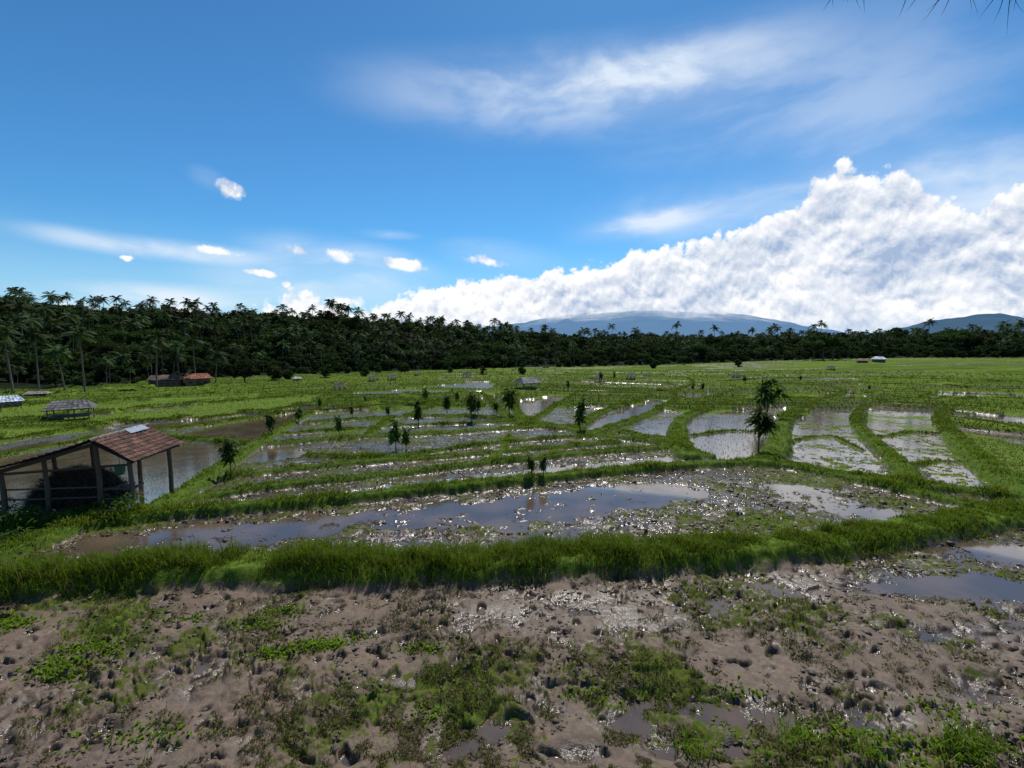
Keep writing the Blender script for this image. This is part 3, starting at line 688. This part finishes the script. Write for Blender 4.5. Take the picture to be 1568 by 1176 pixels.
# ------------------------------------------------------------ mountains
def hazemat(name,c,haze_emi,fade=None):
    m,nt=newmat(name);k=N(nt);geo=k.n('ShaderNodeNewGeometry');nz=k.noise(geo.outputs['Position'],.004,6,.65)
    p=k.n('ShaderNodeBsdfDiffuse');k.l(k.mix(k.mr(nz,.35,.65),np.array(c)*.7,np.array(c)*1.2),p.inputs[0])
    e=k.n('ShaderNodeEmission');e.inputs[0].default_value=(*haze_emi,1);e.inputs[1].default_value=1  # bluish glow painted in for distance haze; the slopes are no light source
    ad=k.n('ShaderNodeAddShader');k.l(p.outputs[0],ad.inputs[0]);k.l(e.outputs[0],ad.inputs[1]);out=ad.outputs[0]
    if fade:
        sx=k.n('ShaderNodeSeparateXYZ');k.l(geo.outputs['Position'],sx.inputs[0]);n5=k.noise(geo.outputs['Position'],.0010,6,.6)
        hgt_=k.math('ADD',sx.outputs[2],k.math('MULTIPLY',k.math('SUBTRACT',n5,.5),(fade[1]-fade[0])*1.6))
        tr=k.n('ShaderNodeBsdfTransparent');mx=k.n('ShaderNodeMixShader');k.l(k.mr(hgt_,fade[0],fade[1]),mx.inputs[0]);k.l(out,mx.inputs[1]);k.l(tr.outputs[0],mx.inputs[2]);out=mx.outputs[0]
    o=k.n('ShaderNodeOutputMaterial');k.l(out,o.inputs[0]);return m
def mountain(name,prof,r,depth,mat,rough):
    aes=[AE(*p) for p in prof];az=np.linspace(aes[0][0],aes[-1][0],220);el=np.interp(az,[q[0] for q in aes],[q[1] for q in aes])
    kz=np.hanning(15);kz/=kz.sum();el=np.convolve(np.pad(el,7,'edge'),kz,'valid')
    nj=24;V=[]
    for j in range(nj):
        t=j/(nj-1);rr=r-depth*(1-t)
        top=CAMZ+np.tan(el)*r
        x=rr*np.sin(az);y=rr*np.cos(az)
        z=-40+(top+40)*(t**.8)+rough*fbm(x/(depth*.15),y/(depth*.15),4,300)*(.3+.7*t)
        V.append(np.c_[x,y,z])
    V=np.concatenate(V);i=(np.arange(nj-1)[:,None]*220+np.arange(219)[None,:]).ravel()
    mkmesh(name,V,np.c_[i,i+220,i+221,i+1],None,None,[mat],smooth=True)
ztop=CAMZ+math.tan(AE(950,482)[1])*8000
mountain('volcano',[(600,520),(680,510),(760,500),(840,488),(900,476),(980,470),(1080,473),(1170,486),(1250,504),(1360,520)],8000,4500,hazemat('volcano_slopes_haze',(.02,.03,.035),(.11,.22,.40),(ztop*.45,ztop*1.15)),60)
mountain('foothill',[(760,520),(820,508),(850,495),(868,488),(890,497),(930,510),(980,520)],6500,1500,hazemat('foothill_slopes_haze',(.02,.03,.035),(.085,.18,.34),(ztop*.5,ztop*1.0)),25)
mountain('hill',[(1280,522),(1340,510),(1400,499),(1430,490),(1470,485),(1520,481),(1568,490),(1640,488),(1800,500)],2600,1200,hazemat('hill_slopes_haze',(.02,.03,.03),(.045,.10,.19)),25)

# ------------------------------------------------------------ thatch eave
mb=MB()
ex0,ex1,ey,ez=.80,2.6,1.22,5.30
n=2200;s=rng.random(n);x=ex0+(ex1-ex0)*s;b0=rng.uniform(.22,.6,n)
P3=np.c_[x,ey-b0,ez+b0*.7+.10+rng.uniform(0,.05,n)]
def strand(p,L,dirv,w,c,curl=.12):
    V=[];m=7;cx=rng.normal(0,curl);q=np.array(p);d=np.array(dirv,float)
    for i in range(m+1):
        ww=w*(1-i/(m+.5));V+=[q-[ww,0,0],q+[ww,ww*.5,0]];d=d+np.array([cx,rng.normal(0,.08),-.2]);d/=np.linalg.norm(d);q=q+d*L/m
    mb.add(V,[(2*i,2*i+1,2*i+3,2*i+2) for i in range(m)],None,c)
for i in range(n): strand(P3[i],rng.uniform(.10,.18),(rng.normal(0,.15),.8,-.56),.0024,np.array((.09,.07,.05))*rng.uniform(.4,1.3))
for i in range(55):
    x=rng.uniform(.76,1.5);strand((x,ey+.01,ez+.09),rng.uniform(.05,.13)*(.7+.4*float(ss(x,.85,1.2))),(rng.normal(0,.6),.25,-.6),.0026,(.022,.016,.012),.32)
mb.tube([(ex0-.1,ey-.12,ez+.25),(ex1,ey-.12,ez+.25)],[.03,.03],8,(.2,.14,.08))
mb.build('thatched_roof_eave',[M_straw])

# ------------------------------------------------------------ world
SUN_EL,SUN_AZ=math.radians(56),math.radians(12)
w=bpy.data.worlds.new('World');scene.world=w;w.use_nodes=True;nt=w.node_tree;nt.nodes.clear();k=N(nt)
sky=k.n('ShaderNodeTexSky',sky_type='NISHITA',sun_disc=False,sun_elevation=SUN_EL,sun_rotation=SUN_AZ)
sky.air_density=1.0;sky.dust_density=.3;sky.ozone_density=3.0
tc=k.n('ShaderNodeTexCoord');sx=k.n('ShaderNodeSeparateXYZ');k.l(tc.outputs['Generated'],sx.inputs[0])
az=k.math('ARCTAN2',sx.outputs[0],sx.outputs[1]);el=k.math('ARCSINE',sx.outputs[2])
cb=k.n('ShaderNodeCombineXYZ');k.l(az,cb.inputs[0]);k.l(el,cb.inputs[1]);PV=cb.outputs[0]
def ell(x1,y1,x2,y2,th,vec=None):
    a=AE(x1,y1);b=AE(x2,y2);c=((a[0]+b[0])/2,(a[1]+b[1])/2);d=(b[0]-a[0],b[1]-a[1])
    mp=k.n('ShaderNodeMapping',vector_type='TEXTURE');k.l(vec or PV,mp.inputs[0])
    mp.inputs['Location'].default_value=(*c,0);mp.inputs['Rotation'].default_value=(0,0,math.atan2(d[1],d[0]));mp.inputs['Scale'].default_value=(max(math.hypot(*d)/2,1e-3),th/800,1)
    ln=k.n('ShaderNodeVectorMath',operation='LENGTH');k.l(mp.outputs[0],ln.inputs[0]);return ln.outputs['Value']
top=[(-200,480),(0,486),(300,488),(400,480),(430,466),(500,462),(560,478),(600,458),(660,448),(740,434),(780,434),(870,412),(960,402),(1050,392),(1130,370),(1190,342),(1222,318),(1246,290),(1280,276),(1330,278),(1400,276),(1415,308),(1450,322),(1505,326),(1530,298),(1568,288),(1700,250),(1900,300)]
fc=k.n('ShaderNodeFloatCurve');cv=fc.mapping.curves[0];cv_pts=[]
for p_ in top:
    a,e_=AE(*p_);cv_pts.append(((a+1.4)/2.8,e_/.5))
cv.points[0].location=(0,cv_pts[0][1]);cv.points[1].location=(1,cv_pts[-1][1])
for q in cv_pts: cv.points.new(*q)
for q in cv.points: q.handle_type='VECTOR'
fc.mapping.update()
k.l(k.math('DIVIDE',k.math('ADD',az,1.4),2.8,clamp=True),fc.inputs['Value'])
topel=k.math('MULTIPLY',fc.outputs[0],.5)
prof=k.math('DIVIDE',k.math('SUBTRACT',topel,el),.036)
prof=k.math('MAXIMUM',k.math('MINIMUM',prof,1.7),-3.)
D0=prof
wn=k.n('ShaderNodeTexNoise',noise_dimensions='2D');k.l(PV,wn.inputs['Vector']);wn.inputs['Scale'].default_value=14;wn.inputs['Detail'].default_value=4;wn.inputs['Roughness'].default_value=.6
def warp(amt):
    s_=k.n('ShaderNodeVectorMath',operation='SUBTRACT');k.l(wn.outputs['Color'],s_.inputs[0]);s_.inputs[1].default_value=(.5,.5,.5)
    wa=k.n('ShaderNodeVectorMath',operation='MULTIPLY_ADD');k.l(s_.outputs[0],wa.inputs[0]);wa.inputs[1].default_value=(amt,amt,0);k.l(PV,wa.inputs[2]);return wa.outputs[0]
WV=warp(.022);WV2=warp(.05)
puff=None
for q,am in [((325,278,380,302,13),1.),((288,378,372,388,8),.9),((374,417,426,421,6),.9),((490,384,548,398,13),.8),((585,400,652,410,12),1.1),((700,392,780,404,8),.7),((182,394,206,397,5),.8),((431,434,444,435,6),1.),((1320,440,1400,440,12),1.2),((435,376,480,388,8),.5),((500,460,560,465,12),.8)]:
    l=k.math('MULTIPLY',k.math('SUBTRACT',1.,ell(*q,vec=WV)),am);puff=l if puff is None else k.math('MAXIMUM',puff,l)
def billow(vec):
    vo=k.n('ShaderNodeTexVoronoi',feature='F1',voronoi_dimensions='2D');k.l(vec,vo.inputs['Vector']);vo.inputs['Scale'].default_value=19;vo.inputs['Detail'].default_value=3;vo.inputs['Roughness'].default_value=.55;vo.inputs['Lacunarity'].default_value=2.3
    vo.normalize=True
    d2=k.math('POWER',vo.outputs['Distance'],1.7)
    nz=k.noise(vec,8,5,.5,0,'2D')
    return k.math('ADD',k.math('MULTIPLY',k.math('SUBTRACT',.25,d2),3.1),k.math('MULTIPLY',k.math('SUBTRACT',nz,.5),2.3))
def off(vec,d):
    a=k.n('ShaderNodeVectorMath',operation='ADD');k.l(vec,a.inputs[0]);a.inputs[1].default_value=d;return a.outputs[0]
b1=billow(WV);b2=billow(off(WV,(-.003,.011,0)))
fine=k.math('MULTIPLY',k.math('SUBTRACT',k.noise(PV,50,4,.6,0,'2D'),.5),.8)
D=k.math('ADD',k.math('ADD',D0,k.math('MULTIPLY',b1,.8)),fine)
Dp=k.math('ADD',k.math('ADD',puff,k.math('MULTIPLY',b1,.22)),fine)
alpha=k.math('MAXIMUM',k.mr(D,-.05,.30),k.mr(Dp,.05,.6))
sh=k.math('SUBTRACT',b1,b2)
m1=k.noise(off(WV,(3.,1.,0)),5,3,.5,0,'2D');m2=k.noise(off(WV,(2.985,1.045,0)),5,3,.5,0,'2D')
br=k.math('ADD',.74,k.math('ADD',k.math('MULTIPLY',sh,.85),k.math('MULTIPLY',k.math('SUBTRACT',m1,m2),1.6)))
br=k.math('ADD',br,k.math('MULTIPLY',fine,.12))
br=k.math('ADD',br,k.mr(D,.2,1.5,.22,-.04))
for q,s_ in [((1310,380,1400,420,90),.40),((1480,440,1620,430,50),.42),((1050,470,1420,480,20),.25),((1180,390,1260,430,40),.10),((700,470,1050,470,16),.15)]:
    br=k.math('SUBTRACT',br,k.mr(ell(*q,vec=WV2),1.1,.0,0.,s_))
br=k.math('MINIMUM',k.math('MAXIMUM',br,.12),1.)
cc=k.mix(br,(3.0,4.3,6.6),(10.2,10.3,10.5))
# cirrus
mp=k.n('ShaderNodeMapping');mp.inputs['Rotation'].default_value=(0,0,-.13);mp.inputs['Scale'].default_value=(1.6,5,1);k.l(WV,mp.inputs[0])
cn=k.noise(mp.outputs[0],1.9,6,.52,.25,'2D')
cir=None
for q,s in [((540,130,1200,85,60),.70),((720,118,1120,75,28),.5),((860,140,1290,60,60),.45),((870,362,1080,322,20),.8),((870,345,1250,300,45),.5),((0,345,330,395,14),.8),((180,370,420,400,14),.7),((380,372,660,420,34),.8),((0,448,420,462,20),1.0),((1150,300,1650,240,55),.7),((1380,320,1700,300,70),.6),((680,380,860,400,24),.7),((540,355,640,362,8),.4),((285,262,350,285,14),.5),((300,415,640,450,34),.7),((900,200,1500,160,110),.22),((1100,150,1700,120,120),.25)]:
    m_=k.math('MULTIPLY',k.mr(ell(*q),1.35,0.),s);cir=m_ if cir is None else k.math('ADD',cir,m_)
calpha=k.math('MULTIPLY',cir,k.mr(cn,.33,.70,.22,1.0),clamp=True)
calpha=k.math('MINIMUM',calpha,.85)
skc=k.mix(1.,sky.outputs[0],(.40,.90,1.20),'MULTIPLY')
skc=k.mix(1.,skc,k.mix(k.mr(el,.15,.65),(1,1,1),(.84,.84,.86)),'MULTIPLY')
hz_=k.mr(el,0.,.22,.6,0.)
skc=k.mix(hz_,skc,(5.2,7.6,9.8))
c1=k.mix(calpha,skc,(8.4,9.2,10.2))
c2=k.mix(alpha,c1,cc)
c3=k.mix(k.mr(el,-.005,.05,.75,0.),c2,(5.6,7.1,8.9))
bg=k.n('ShaderNodeBackground');k.l(c3,bg.inputs[0]);bg.inputs[1].default_value=.1
o=k.n('ShaderNodeOutputWorld');k.l(bg.outputs[0],o.inputs[0])
try:
    w.cycles.sampling_method='MANUAL';w.cycles.sample_map_resolution=512
except Exception as ex: print(ex)

# sun
sl=bpy.data.lights.new('sun','SUN');sl.energy=4.8;sl.angle=math.radians(.53);sl.color=(1,.95,.87)
so=bpy.data.objects.new('sun',sl);COL.objects.link(so)
d=Vector((math.sin(SUN_AZ)*math.cos(SUN_EL),math.cos(SUN_AZ)*math.cos(SUN_EL),math.sin(SUN_EL)))
so.rotation_euler=d.to_track_quat('Z','Y').to_euler();so.location=(0,0,50)
# camera
cd=bpy.data.cameras.new('camera');cam=bpy.data.objects.new('camera',cd);COL.objects.link(cam)
cam.location=(0,0,CAMZ);cam.rotation_euler=(math.pi/2-PITCH,0,0)
cd.sensor_width=36;cd.lens=36*F/1568;cd.clip_start=.05;cd.clip_end=30000
scene.camera=cam
scene.view_settings.view_transform='Standard';scene.view_settings.look='None';scene.view_settings.exposure=0
